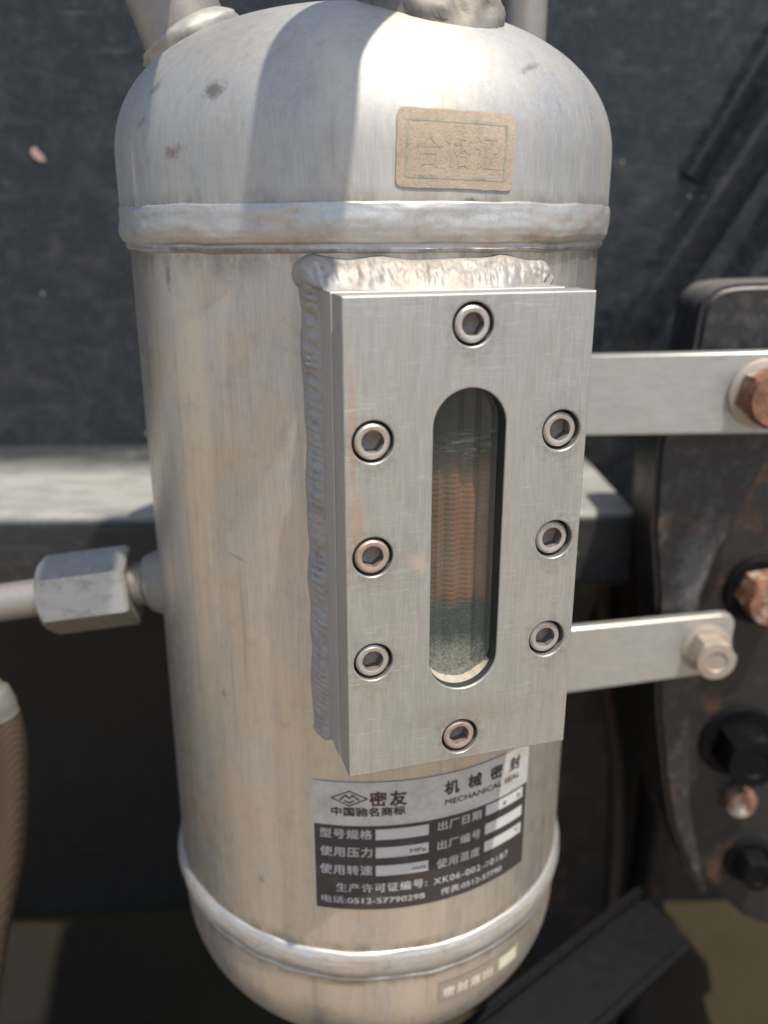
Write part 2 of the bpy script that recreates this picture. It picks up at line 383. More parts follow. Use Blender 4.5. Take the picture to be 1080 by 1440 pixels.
def text2d(body, size, bold=0.0, align='LEFT', sx=1.0, space=1.0):
    cu = bpy.data.curves.new('lettering', 'FONT'); cu.body = body; cu.size = size; cu.align_x = align; cu.align_y = 'CENTER'
    cu.space_character = space; cu.resolution_u = 3; cu.fill_mode = 'FRONT'
    o = bpy.data.objects.new('lettering', cu); col.objects.link(o)
    dg = bpy.context.evaluated_depsgraph_get(); me = bpy.data.meshes.new_from_object(o.evaluated_get(dg))
    vs = [(v.co.x*sx, v.co.y) for v in me.vertices]; fs = [tuple(p.vertices) for p in me.polygons]
    bpy.data.objects.remove(o); bpy.data.curves.remove(cu); bpy.data.meshes.remove(me)
    return vs, fs
def fit(vs, x0, x1, z0, z1, slant=0.0):
    """scale 2-D letters so that they fill the given box"""
    if not vs: return vs
    ax, bx = min(v[0] for v in vs), max(v[0] for v in vs); az, bz = min(v[1] for v in vs), max(v[1] for v in vs)
    return [(x0+(x-ax)/(bx-ax)*(x1-x0), z0+(z-az)/(bz-az)*(z1-z0) + slant*((x-ax)/(bx-ax)-.5)) for x, z in vs]
def grid_patch(x0, x1, z0, z1, nx, nz, rc=0.0):
    """flat patch; rc rounds the corners by pulling them in"""
    vs, fs = [], []
    for j in range(nz+1):
        for i in range(nx+1):
            u, v = i/nx, j/nz; x, z = x0+(x1-x0)*u, z0+(z1-z0)*v
            if rc:
                dx, dz = min(x-x0, x1-x), min(z-z0, z1-z)
                if dx < rc and dz < rc:
                    ex, ez = rc-dx, rc-dz; l = sqrt(ex*ex+ez*ez)
                    if l > rc:
                        sx = 1 if x < (x0+x1)/2 else -1; sz = 1 if z < (z0+z1)/2 else -1
                        x = (x0+rc-ex/l*rc) if sx > 0 else (x1-rc+ex/l*rc); z = (z0+rc-ez/l*rc) if sz > 0 else (z1-rc+ez/l*rc)
            vs.append((x, z))
    for j in range(nz):
        for i in range(nx):
            a = j*(nx+1)+i; fs.append((a, a+1, a+nx+2, a+nx+1))
    return vs, fs

# ================================================================== SETTING
def structure(name, verts, faces, mat):
    o = mesh(name, verts, faces, mat, smooth=False); o['kind'] = 'structure'; return o
structure('ground', [(-4000, -4000, -62), (4000, -4000, -62), (4000, 4000, -62), (-4000, 4000, -62)], [(0, 1, 2, 3)], M['ground'])
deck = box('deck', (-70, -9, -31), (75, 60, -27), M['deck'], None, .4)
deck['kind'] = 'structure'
dv, df = [], []
for i in range(61):
    x = -58+2*i
    for (y, z) in ((11.5+1.5*noise.noise(Vector((x*.09, 1, 0))), -26.98), (15, -26.2+.5*noise.noise(Vector((x*.13, 3, 0)))), (18, -24.6+.9*noise.noise(Vector((x*.11, 7, 0)))), (20.3, -23.4), (20.3, -26.98)): dv.append((x, y, z))
for i in range(60):
    for k in range(5): df.append((i*5+k, i*5+(k+1) % 5, (i+1)*5+(k+1) % 5, (i+1)*5+k))
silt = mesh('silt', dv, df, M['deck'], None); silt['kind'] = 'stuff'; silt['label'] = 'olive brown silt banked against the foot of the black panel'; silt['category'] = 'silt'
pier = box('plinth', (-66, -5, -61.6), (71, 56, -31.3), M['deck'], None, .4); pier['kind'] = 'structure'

panel = thing('back_panel', 'black painted steel panel with dust specks standing behind the silver tank', 'panel', (0, 20, -30))
box('panel_sheet', (-60, 20, 8.0), (65, 22, 52), M['panel'], panel, .2)
box('lower_sheet', (-60, 20.4, -26.7), (65, 22.4, 7.9), M['lower'], panel, .2)
def add_reflection_ridge(xa, za, xb, zb, wd, hgt, name='reflection_ridge'):  # raised strips added, shaped to stand in for soft diagonal reflections
    d = Vector((xb-xa, 0, zb-za)).normalized(); nn = Vector((d.z, 0, -d.x)); P = []
    for q in ((xa, za), (xb, zb)):
        for (o, yy) in ((-wd, 20.05), (wd*.35, 20-hgt), (wd*.60, 20-hgt), (wd, 20.05)):
            P.append(Vector((q[0], 0, q[1]))+nn*o+Vector((0, yy, 0)))
    return mesh(name, P, [(0, 1, 5, 4), (1, 2, 6, 5), (2, 3, 7, 6), (0, 3, 2, 1), (4, 5, 6, 7)], M['panel'], panel, smooth=False)
add_reflection_ridge(28.1, 40, 14.0, 16, 1.5, 1.1)
add_reflection_ridge(26.2, 42, 18.6, 28, .9, .7)
add_reflection_ridge(34, 44, 20.6, 17, 2.2, 1.6)
chip = mesh('paint_chip', [(-18.6, 19.93, 29.5), (-18.3, 19.9, 29.75), (-17.9, 19.9, 29.3), (-17.75, 19.93, 28.95), (-18.1, 19.9, 28.95), (-18.45, 19.9, 29.2)], [(0, 1, 5), (1, 2, 5), (2, 4, 5), (2, 3, 4)], flat('flaked_primer', (.40, .27, .22), .8), panel, smooth=False)

# support beam: a channel running behind the tank
beam = thing('support_beam', 'black channel beam with a pale dusty top running behind the tank', 'beam', (0, 14, 8.4))
prof = [(8.2, 8.4), (8.2, 11.4)] + [(8.8-.6*cos(radians(a)), 11.4+.6*sin(radians(a))) for a in (15, 35, 55, 75, 90)] + [(18.9, 12.0), (19.4, 12.1), (19.75, 12.35), (19.9, 12.7), (19.9, 8.4)]
vs, fs = [], []
XS = [-70, -40, -25, -18, -12, -6, 0, 6, 10, 13.3]
for x in XS:
    for (y, z) in prof: vs.append((x, y, z))
k = len(prof)
for i in range(len(XS)-1):
    for j in range(k): fs.append((i*k+j, i*k+(j+1) % k, (i+1)*k+(j+1) % k, (i+1)*k+j))
fs.append(tuple(range(k))[::-1]); fs.append(tuple(range((len(XS)-1)*k, len(XS)*k)))
mesh('channel', vs, fs, M['beam'], beam, angle=30)
box('lower_lip', (-69, 8.6, 7.9), (13.2, 10.4, 8.38), M['bracket'], beam, .06)

# rusty post and pipe in the dark below the beam
post = thing('rusty_post', 'rusty brown post in the shade under the right end of the beam', 'post', (14.2, 17, -26.9))
tube('post_shaft', spline([(14.4, 16, 7.8), (14.5, 16, 3), (15.2, 16, -2.5), (16.3, 16, -8), (16.9, 16, -16), (17.0, 16, -26.9)], 6), .42, M['oldpost'], post, 14)
mesh('web_plate', [(10.5, 16.4, 1.5), (14.6, 16.4, 1.5), (15.4, 16.4, -3), (16.4, 16.4, -9), (16.5, 16.4, -29.8), (10.5, 16.4, -29.8),
                   (10.5, 16.7, 1.5), (14.6, 16.7, 1.5), (15.4, 16.7, -3), (16.4, 16.7, -9), (16.5, 16.7, -29.8), (10.5, 16.7, -29.8)],
     [(0, 1, 2, 3, 4, 5), (11, 10, 9, 8, 7, 6)] + [(i, i+6, (i+1) % 6+6, (i+1) % 6) for i in range(6)], M['black'], post, smooth=False)

# pump flange on the right
fl = thing('pump_flange', 'black worn pump casing flange with rusty bolts at the right edge', 'pump flange', (24, 7, -26.9))
lug = [(17.3, 23.3), (15.6, 23.25)]+arc(15.3, 21.9, 1.3, 95, 170, 5)+[(13.95, 20.7), (12.75, 16.4), (12.9, 12.4), (13.4, 9.3), (14.0, 3.2), (14.7, -.6), (15.35, -3.4),
       (16.7, -6.7), (17.9, -8.5), (16.3, -2.5), (15.6, 3.6), (15.5, 9.0), (16.0, 11.2), (17.1, 14.0), (18.3, 17.2), (20.1, 21.4), (20.3, 23.3)]
prism('flange_lug', lug[::-1], 4.2, 7.6, M['bracket'], fl, .24, 3)
back = [(22, 21), (16.8, 19), (14.6, 14), (14.4, 8), (14.4, 2.4), (15.1, -1.6), (16.3, -5.4), (18.2, -8.6), (21.0, -11.4), (25, -13.2), (27, -12.6), (27.5, 18), (26, 21)]
prism('casing', back[::-1], 6.0, 10.0, M['black'], fl, .35, 3)
prism('casing_rim', [(22, 19), (16.8, 17), (14.6, 12), (14.5, 6), (14.7, 1), (15.4, -2.2), (16.9, -7.2), (19.2, -10.6), (22.3, -13.6), (25, -14.6), (27.4, -14), (28, 17), (26, 19)][::-1], 10.02, 12.5, M['black'], fl, .3, 3)
tube('shaft_housing', [(21.6, 12.4, 4), (21.6, 20.5, 4)], 5.6, M['black'], fl, 48)
box('foot_bracket', (18.5, 14, -26.9), (19.8, 18, -.5), M['black'], fl, .2)
for (c, ac, h, mt, tw) in (((19.0, 6.0, 8.7), 2.2, 1.5, 'rust', .35), ((19.1, 6.0, .2), 2.6, 1.9, 'bar', .2), ((20.6, 6.0, -7.3), 1.7, 1.2, 'bar', .5)):
    hb = hexhead('flange_bolt', (c[0], c[1]-.25, c[2]), (0, -1, 0), ac, h, M[mt], fl, tw)
    washer('washer', (c[0], c[1], c[2]), (0, -1, 0), ac*.78, .25, M['bar'], hb)
hexhead('lock_nut', (19.5, 6.0, -3.3), (0, -1, 0), 1.5, .7, M['rust'], fl, .1)

# angle bar low on the right
ab = thing('angle_bar', 'black angle bar low at the right, slanting below the tank', 'angle bar', (12, 4, -26.9))
A, B = Vector((5.33, -2.02, -9.0)), Vector((15.12, 5.71, -9.0))
dd = (B-A).normalized(); A = A-dd*16
dn = Vector((18.9, 4.6, -9.9))-B; dn = (dn-dd*dn.dot(dd)); WB = dn.length; upv = -dn.normalized(); nrm = dd.cross(upv).normalized()
if nrm.z < 0: nrm = -nrm
def bar(name, u0, u1, n0, n1, bev):
    def pl(x, y, z): return A+dd*x+nrm*(-y)+upv*z
    L = (B-A).length
    return prism(name, [(0, u0), (L, u0), (L, u1), (0, u1)], -n1, -n0, M['bar'], ab, bev, 2, pl)
bar('web', -WB, -.02, -1.7, -.15, .35)
bar('edge_flange', 0, .45, -2.4, .05, .16)
for xx in (6.0, 26.0):
    q = A+dd*xx+upv*(-WB/2); tube('stand', [Vector((q.x, q.y, -26.95)), Vector((q.x, q.y, q.z-1.6))], .9, M['bar'], ab, 20)

# compression fitting on the left
NY = -1.0
cf = thing('compression_fitting', 'grey steel hex coupling nut and tube entering the left side of the tank', 'pipe fitting', (-11, NY, 12))
ax0, ax1 = Vector((-12.5, NY-.1, 11.86)), Vector((-9.1, NY, 12.26))
axd = (ax1-ax0).normalized()
x_, y_, d_ = frame_of(axd)
def hexnut(name, p0, p1, across, mat, parent, twist):
    d = (p1-p0).normalized(); L = (p1-p0).length; x, y, d = frame_of(d); R = across/2/cos(pi/6); bm = bmesh.new(); rings = []
    for (rr, t, hx) in ((R*.60, .02, 0), (R*.86, 0, 0), (R, .22, 1), (R, L-.12, 1), (R*.93, L, 1), (R*.55, L-.02, 0)):
        ring = []
        for i in range(48):
            a = 2*pi*i/48; k = cos(pi/6)/cos(((a + pi/6) % (pi/3)) - pi/6) if hx else 1.0
            tt = t
            if hx and t < .5: tt = t-.22*(1-(k-cos(pi/6))/(1-cos(pi/6)))*.9
            v = p0+(x*cos(a+twist)+y*sin(a+twist))*rr*k+d*tt
            v += (v-p0-d*tt)*.012*noise.noise(v*2.2)
            ring.append(bm.verts.new(v))
        rings.append(ring)
    for P, Q in zip(rings, rings[1:]):
        for i in range(48): bm.faces.new((P[i], P[(i+1) % 48], Q[(i+1) % 48], Q[i]))
    return from_bm(name, bm, mat, parent, angle=25)
tw = atan2(Vector((0, -.97, .22)).dot(y_), Vector((0, -.97, .22)).dot(x_)) + radians(0)
hexnut('hex_nut', ax0, ax1, 2.75, M['nut'], cf, tw)
tube('tube', [ax0-axd*14-Vector((0, 0, .6)), ax0-axd*5-Vector((0, 0, .1)), ax0+axd*.6], .74, M['pipe'], cf, 28, .02, 1.5)
tube('threaded_stub', [ax1+axd*(-.2+.04*i) for i in range(0, 30)], [.82+.05*((i//2) % 2) for i in range(30)], M['pipe'], cf, 28)

# braided hose at the left edge
def hose_mat():
    g = NG('bronze_braid')
    wv1 = g.n('ShaderNodeTexWave', wave_type='BANDS', bands_direction='DIAGONAL'); g.put(wv1.inputs[0], g.mapping(g.p, (1, 1, .55))); wv1.inputs['Scale'].default_value = 3.2
    wv2 = g.n('ShaderNodeTexWave', wave_type='BANDS', bands_direction='DIAGONAL'); g.put(wv2.inputs[0], g.mapping(g.p, (-1, 1, .55))); wv2.inputs['Scale'].default_value = 3.2
    mx = g.math('MAXIMUM', wv1.outputs['Fac'], wv2.outputs['Fac'])
    c = g.mix(g.ramp(mx, .3, 1), (.055, .040, .028), (.135, .095, .066))
    c = g.mix(g.mul(g.ramp(g.noise(1.3, 5), .5, .7), .5), c, (.10, .07, .05))
    return g.out(c, .5, .45, g.bump(mx, .25, .0005))
hs = thing('braided_hose', 'bronze braided hose with a pale ferrule at the lower left edge', 'hose', (-16.5, -2, -8))
hp = spline([(-16.2, -2, 10.5), (-15.2, -2, 8.6), (-14.5, -2, 6.6), (-14.55, -2, 4.0), (-15.2, -2, .5), (-16.35, -2, -3.3), (-17.4, -2, -7.4), (-18.6, -2, -13)], 10)
tube('braid', hp[14:], .66, hose_mat(), hs, 24)
tube('ferrule', hp[2:19], [.55]*5+[.68]*4+[.62]*2+[.76]*4+[.70]*2, steel('ferrule_steel', (.20, .195, .18), .6, .4, 'i', .4, warmth=.2), hs, 28, .02)

# ================================================================== TANK
tank = thing('steel_tank', 'silver stainless steel tank with domed ends and a bolted sight glass plate', 'tank', (0, 0, -6.95))
R = 8.12
lathe('body', [(R, .0+.1*i) if i < 3 else (R, .3+(25.0-.3)*(i-3)/27) for i in range(31)], M['body'], tank, 192,
      disp=lambda r, z, a: (r+.018*noise.noise(Vector((sin(a)*1.2, cos(a)*1.2, z*.12)))-.01, z))
ZD, RD, HD, ED = 27.45, 8.34, 4.72, 2.32
def domer(z):
    if z <= ZD: return RD
    u = min(1.0, ((z-ZD)/HD)**ED); return RD*max(0.0, 1-u)**(1/ED)
prof = [(RD, 25.95), (RD, 26.4), (RD, 27.0)]
for i in range(0, 41):
    k = (pi/2)*i/40
    prof.append((max(.02, RD*max(0, cos(k))**(2/ED)), ZD+HD*sin(k)**(2/ED)))
lathe('top_dome', prof, M['dome'], tank, 192, disp=lambda r, z, a: (r+.03*noise.noise(Vector((r*sin(a)*.22, r*cos(a)*.22, z*.2)))*min(1, r/3), z))
ZBT, HB = -1.35, 5.6
def bottomr(z):     # lower dome: short skirt, then the dished end
    u = min(1.0, ((ZBT-z)/HB)**2.1) if z < ZBT else 0; return 8.10*max(0, 1-u)**(1/2.1)
lathe('bottom_dome', [(8.10, .15), (8.10, -.5)]+[(max(.02, bottomr(ZBT-HB*sin(pi/2*i/30)**(2/2.1))), ZBT-HB*sin(pi/2*i/30)**(2/2.1)) for i in range(31)], M['body'], tank, 192)

def bead(name, prof, amp, amp2, seed, mat):
    P = []
    for i in range(len(prof)-1):
        for k in range(4):
            t = k/4; P.append((prof[i][0]*(1-t)+prof[i+1][0]*t, prof[i][1]*(1-t)+prof[i+1][1]*t))
    P.append(prof[-1]); r0 = min(p[0] for p in prof)
    def dsp(r, z, a):
        wgt = max(0, min(1, (r-r0)/.2)); v = Vector((sin(a)*4.6+seed, cos(a)*4.6, z*1.3)); e = Vector((sin(a)*1.1+seed, cos(a)*1.1, seed))
        rr = r+wgt*(amp*noise.fractal(v, .9, 2, 4)+amp2*noise.noise(v*.45))
        return rr, z+.07*noise.noise(e*2.2)+.045*noise.noise(e*7)
    return lathe(name, P, mat, tank, 360, disp=dsp, angle=60)
bead('girth_weld', [(8.28, 26.22), (8.39, 26.15), (8.43, 25.98), (8.44, 25.75), (8.44, 25.5), (8.41, 25.3), (8.33, 25.15), (8.24, 25.08), (8.23, 25.02), (8.26, 24.96), (8.20, 24.88), (8.09, 24.85)], .055, .055, 1.3, M['weld'])
bead('girth_weld', [(8.05, 1.02), (8.19, .95), (8.29, .76), (8.34, .52), (8.34, .30), (8.28, .08), (8.18, -.04), (8.16, -.12), (8.20, -.2), (8.16, -.32), (8.03, -.38)], .04, .05, 4.7, M['weld'])

# nozzles welded on
nz = thing  # (kept short: the nozzles are parts of the tank)
NC = Vector((1.95, -4.0, 0))
pn = spline([(NC.x, NC.y, 30.0), (NC.x+.02, NC.y, 32.0), (NC.x+.05, NC.y-.05, 34.6), (NC.x, NC.y-1.2, 37.2), (NC.x-.5, NC.y-3.8, 38.1), (NC.x-1.1, NC.y-6.6, 38.4), (NC.x-.6, NC.y-8.9, 38.6), (NC.x, NC.y-10.2, 40.6), (NC.x+1.1, NC.y-11.6, 45.0), (NC.x+2.9, NC.y-14.2, 52.7)], 8)
tn = tube('top_nozzle', pn, [1.5]*20+[1.4, 1.3]+[1.25]*(len(pn)-22), M['pipe'], tank, 40)
def collar(name, c, axis, r0, r1, drop, rise, mat, parent, amp=.12, seed=0.0):
    """lumpy weld collar: follows the dome at its foot and the pipe at its top"""
    x, y, d = frame_of(axis); vs, fs = [], []; segs, rows = 72, 9
    for j in range(rows):
        t = j/(rows-1)
        for i in range(segs):
            a = 2*pi*i/segs; foot = Vector(c)+(x*cos(a)+y*sin(a))*r1
            rr2 = min(sqrt(foot.x**2+foot.y**2), RD*.995); zf = ZD+HD*max(0, 1-(rr2/RD)**ED)**(1/ED)
            foot.z = zf-.06; head = Vector(c)+(x*cos(a)+y*sin(a))*(r0+.02); k = (zf+rise-head.z)/max(.3, d.z); head = head+d*k
            q = foot.lerp(head, t); ou = (q-Vector(c)-d*((q-Vector(c)).dot(d))).normalized()
            q += (ou*.8+Vector((0, 0, .5)))*(sin(pi*t)*.16)+ou*sin(pi*min(1, t*1.05))*amp*noise.fractal(q*1.5+Vector((seed, 0, 0)), .8, 2, 4)
            vs.append(q)
    for j in range(rows-1):
        for i in range(segs): fs.append((j*segs+i, j*segs+(i+1) % segs, (j+1)*segs+(i+1) % segs, (j+1)*segs+i))
    return mesh(name, vs, fs, mat, parent, angle=60)
collar('weld_collar', (NC.x, NC.y, 31), (0, 0, 1), 1.5, 2.15, 0, 1.2, M['collar'], tn, .38, 2.0)
la = Vector((-.34, .02, 1)).normalized(); lb = Vector((-5.15, -.9, 29.6))
li = tube('inlet_pipe', spline([lb, lb+la*1.5, lb+la*3, lb+la*4.6, (-6.5, -2.4, 35.8), (-5.9, -5.6, 36.9), (-5.0, -10.5, 37.3), (-3.6, -18, 37.8)], 6), 1.40, M['pipe'], tank, 36)
collar('weld_collar', lb+la*1.0, la, 1.40, 1.62, 0, .45, M['fillet'], li, .14, 6.0)
tube('vent_pipe', [(6.05, 4.0, 24), (6.05, 4.0, 30), (6.08, 4.0, 36), (6.15, 4.0, 46)], .78, M['pipe'], tank, 28)
sn = tube('side_nozzle', [(-7.2, -1.0, 12.4), (-8.0, -1.0, 12.4), (-8.5, -1.0, 12.35), (-8.62, -1.0, 12.33)], [1.5, 1.3, 1.1, .95], M['collar'], tank, 36, .08, 1.6)

# ------------------------------------------------------------------ sight glass: pad, weld, gasket, cover plate
TH = 0.2575; PN = Vector((sin(TH), -cos(TH), 0)); PT = Vector((cos(TH), sin(TH), 0))
PD, PTK, PW, ZB, ZT = 10.65, 1.10, 3.40, 10.48, 23.98
def on_plate(s, z, D): return PT*s+PN*D+Vector((0, 0, z))
def plate_prism(name, s0, s1, z0, z1, D0, D1, mat, parent, bev=.05):
    return prism(name, [(s0, z0), (s1, z0), (s1, z1), (s0, z1)], -D1, -D0, mat, parent, bev, 2, lambda x, y, z: on_plate(x, z, -y))
def slot2d(hw, z0, z1, n=24):
    return arc(0, z1-hw, hw, 0, 180, n)+arc(0, z0+hw, hw, 180, 360, n)
def holed_plate(name, outer, holes, D0, D1, bev, mat, parent):
    cu = bpy.data.curves.new(name, 'CURVE'); cu.dimensions = '2D'; cu.fill_mode = 'BOTH'
    for pts in [outer]+holes:
        s = cu.splines.new('POLY'); s.points.add(len(pts)-1); s.use_cyclic_u = True
        for q, p in zip(s.points, pts): q.co = (p[0], p[1], 0, 1)
    cu.extrude = (D1-D0)/2-bev; cu.bevel_depth = bev; cu.bevel_resolution = 2; cu.offset = -bev
    o = bpy.data.objects.new(name, cu); col.objects.link(o)
    dg = bpy.context.evaluated_depsgraph_get(); me = bpy.data.meshes.new_from_object(o.evaluated_get(dg))
    vs = [on_plate(v.co.x, v.co.y, (D0+D1)/2+v.co.z) for v in me.vertices]; fs = [tuple(p.vertices) for p in me.polygons]
    bpy.data.objects.remove(o); bpy.data.curves.remove(cu); bpy.data.meshes.remove(me)
    bm = bmesh.new(); bv = [bm.verts.new(v) for v in vs]
    for f in fs:
        try: bm.faces.new([bv[i] for i in f])
        except ValueError: pass
    bmesh.ops.remove_doubles(bm, verts=bm.verts, dist=.0008)
    return from_bm(name, bm, mat, parent, angle=12)
SL0, SL1, SHW = 12.86, 21.60, 1.02
holes = [(0.0, 23.22), (-2.64, 20.35), (-2.66, 17.21), (-2.66, 14.09), (2.64, 20.32), (2.63, 17.18), (2.60, 14.08), (-.03, 11.25)]
HR = .56
pad = holed_plate('mounting_pad', [(-3.36, 10.2), (3.26, 10.2), (3.26, 23.98), (-3.36, 23.98)], [slot2d(SHW+.35, SL0-.4, SL1+.4)], 6.9, 9.16, .05, M['pad'], tank)
holed_plate('gasket', [(-3.12, 10.65), (3.1, 10.65), (3.1, 22.9), (-3.12, 22.9)], [slot2d(SHW+.3, SL0-.35, SL1+.35)], 9.165, PD-PTK-.005, .01, M['gasket'], pad)
sg = holed_plate('cover_plate', [(-PW, ZB), (PW, ZB), (PW, ZT), (-PW, ZT)], [slot2d(SHW, SL0, SL1, 30)]+[arc(x, z, HR, 0, 350, 35) for x, z in holes], PD-PTK, PD, .045, M['plate'], tank)
# socket head screws in their counterbores
def screw(c, depth, tw, rust, tilt=0.0):
    C = on_plate(c[0], c[1], PD-depth); x, y, d = PT, Vector((0, 0, 1)), PN
    bm = bmesh.new(); n = 36; rings = []
    HH, SR = .49, .285
    for (r, h, hx) in ((HH, -.7, 0), (HH, -.10, 0), (HH-.02, -.045, 0), (HH-.075, 0, 0), (SR+.045, 0, 0), (SR+.02, -.01, 0), (SR*1.06, -.06, 1), (SR*1.06, -.42, 1), (.03, -.5, 0)):
        ring = []
        for i in range(n):
            a = 2*pi*i/n; k = cos(pi/6)/cos(((a+pi/6) % (pi/3))-pi/6)*1.10 if hx else 1.0
            ring.append(bm.verts.new(C+(x*cos(a+tw)+y*sin(a+tw))*r*k+d*h))
        rings.append(ring)
    for A_, B_ in zip(rings, rings[1:]):
        for i in range(n): bm.faces.new((A_[i], A_[(i+1) % n], B_[(i+1) % n], B_[i]))
    bm.faces.new(rings[-1])
    fi = [0]*(n*(len(rings)-1)+1)
    for j in range(6, len(rings)-1):
        for i in range(n): fi[j*n+i] = 1
    fi[-1] = 1
    bm.verts.index_update(); vs = [v.co.copy() for v in bm.verts]; fs = [[v.index for v in f.verts] for f in bm.faces]; bm.free()
    o = mesh('socket_screw', vs, fs, None, sg, angle=28, mats=[M['screw_rusty'] if rust else M['screw'], M['socket']], fmat=fi)
    if rust: o['label'] = 'rust stained socket screw'
    return o
for i, (c, dp, tw, ru) in enumerate(zip(holes, (.02, .02, .02, .06, .08, .12, .10, .05), (.52, .50, .2, .65, .1, .75, .3, .9), (0, 0, 1, 0, 0, 0, 0, 1))):
    screw(c, dp, tw, ru)
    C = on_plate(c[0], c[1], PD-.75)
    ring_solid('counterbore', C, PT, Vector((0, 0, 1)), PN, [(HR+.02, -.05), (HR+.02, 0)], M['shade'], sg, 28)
# window: pane, the grooved gauge face with fluid behind it, dirt at the sill
def thin_glass():
    g = NG('dusty_window_glass'); t = g.t; t.nodes.remove(g.b); o = t.nodes['Material Output']
    mx = g.n('ShaderNodeMixShader'); tr = g.n('ShaderNodeBsdfTransparent'); gl = g.n('ShaderNodeBsdfGlossy'); fr = g.n('ShaderNodeFresnel')
    df = g.n('ShaderNodeBsdfDiffuse'); m2 = g.n('ShaderNodeMixShader')
    fr.inputs[0].default_value = 1.5; tr.inputs[0].default_value = (.97, .965, .95, 1); gl.inputs['Roughness'].default_value = .09; df.inputs[0].default_value = (.38, .42, .37, 1)
    z = g.math('SUBTRACT', g.sep()[2], 6.95)
    film = g.ramp(g.noise(.9, 6, .65, stretch=(1, 1, .5)), .30, .78, .012, .085)
    sp = g.noise(13, 5, .75)
    low = g.mul(g.ramp(g.math('ADD', z, g.mul(g.noise(2.2, 4), 1.2)), 14.9, 13.5), g.ramp(sp, .44, .62))
    wipe = g.mul(g.mul(g.ramp(z, 19.5, 19.8), g.ramp(z, 20.6, 20.2)), g.ramp(g.noise(2.4, 6, .75, stretch=(.5, .5, 3), distort=1.5), .52, .68))
    f = g.math('MINIMUM', g.math('ADD', g.math('ADD', film, g.mul(low, .45)), g.mul(wipe, .30)), .8)
    geo = g.n('ShaderNodeNewGeometry')
    g.put(mx.inputs[0], g.mul(fr.outputs[0], g.math('SUBTRACT', 1.0, geo.outputs['Backfacing']))); g.put(mx.inputs[1], tr.outputs[0]); g.put(mx.inputs[2], gl.outputs[0])
    g.put(m2.inputs[0], f); g.put(m2.inputs[1], mx.outputs[0]); g.put(m2.inputs[2], df.outputs[0]); g.put(o.inputs[0], m2.outputs[0])
    return g.m
def slot_sheet(name, hw, z0, z1, D0, D1, mat, parent):
    return prism(name, slot2d(hw, z0, z1, 16), -D1, -D0, mat, parent, 0, 1, lambda x, y, z: on_plate(x, z, -y))
slot_sheet('glass_pane', SHW+.2, SL0-.2, SL1+.2, PD-.68, PD-.52, thin_glass(), sg)
def gauge_mat():
    g = NG('gauge_fluid')
    o = g.sep()                      # object origin is the tank base: z is height above it
    z = g.math('ADD', o[2], g.mul(g.math('SUBTRACT', g.noise(1.5, 4), .5), .9))
    sp = g.noise(16, 4, .7)
    dark = g.mix(g.noise(1.2, 4), (.030, .036, .033), (.060, .072, .066))
    br = g.mix(g.noise(3.0, 5, .6, stretch=(1, 1, .25)), (.15, .072, .042), (.36, .175, .105))
    gr = g.mix(g.ramp(sp, .45, .7), (.022, .050, .046), (.10, .16, .14))
    du = g.mix(g.ramp(sp, .35, .65), (.10, .11, .09), (.40, .37, .30))
    b = 6.95                           # tank base is at -6.95
    colm = g.noise(1.9, 3, .6, stretch=(1, 1, .04), loc=(2.2, 1, 4))
    br = g.mix(g.ramp(colm, .44, .70), br, (.075, .070, .058))
    wv = g.n('ShaderNodeTexWave', wave_type='BANDS', bands_direction='Z'); g.put(wv.inputs[0], g.p); wv.inputs['Scale'].default_value = 4.6; wv.inputs['Distortion'].default_value = 2.0
    br = g.mix(g.mul(wv.outputs['Fac'], .35), br, (.13, .07, .04))
    c = g.mix(g.ramp(z, b+14.9, b+15.35), gr, br)
    c = g.mix(g.ramp(z, b+19.0, b+19.5), c, g.mix(g.ramp(sp, .5, .7), (.030, .036, .030), (.10, .11, .09)))
    c = g.mix(g.ramp(z, b+19.8, b+20.4), c, dark)
    c = g.mix(g.mul(g.ramp(g.math('ADD', z, g.mul(sp, -.9)), b+13.7, b+12.9), .9), c, du)
    return g.out(c, .32, 0.0, g.bump(g.noise(12, 3), .2, .0004))
gm = gauge_mat()
def gauge():
    """ridged reflex face: five upright prism ridges, each with fine saw teeth"""
    vs, fs = [], []; nx, nz = 40, 240; hw = SHW+.25
    for j in range(nz+1):
        z = SL0-.3+(SL1-SL0+.6)*j/nz
        for i in range(nx+1):
            s = -hw+2*hw*i/nx
            ph = (s+hw)/(2*hw)*5 % 1; ridge = abs(ph-.5)*2
            body = 1.0 if 15.0 < z < 19.3 else .25
            d = PD-.98-.16*ridge - .025*body*((j % 4)/4.0)*(1 if i % 3 else .2)
            vs.append(on_plate(s, z, d))
    for j in range(nz):
        for i in range(nx): a = j*(nx+1)+i; fs.append((a, a+1, a+nx+2, a+nx+1))
    return mesh('gauge_face', vs, fs, gm, sg, angle=20)
gauge()
def liner():
    """bore wall of the pad between pane and gauge face"""
    a = slot2d(SHW+.24, SL0-.24, SL1+.24, 20); n = len(a)
    vs = [on_plate(x, z, PD-.53) for x, z in a]+[on_plate(x, z, PD-1.25) for x, z in a]
    return mesh('window_seal', vs, [(i, i+n, (i+1) % n+n, (i+1) % n) for i in range(n)], M['seal'], sg)
liner()
def slot_shade_sleeve():  # dark sleeve added on the slot wall, its colour standing in for shade
    a = slot2d(SHW-.012, SL0+.012, SL1-.012, 24); n = len(a)
    vs = [on_plate(x, z, PD-.07) for x, z in a]+[on_plate(x, z, PD-.53) for x, z in a]
    return mesh('slot_shade_sleeve', vs, [(i, i+n, (i+1) % n+n, (i+1) % n) for i in range(n)], M['gasket'], sg)
slot_shade_sleeve()
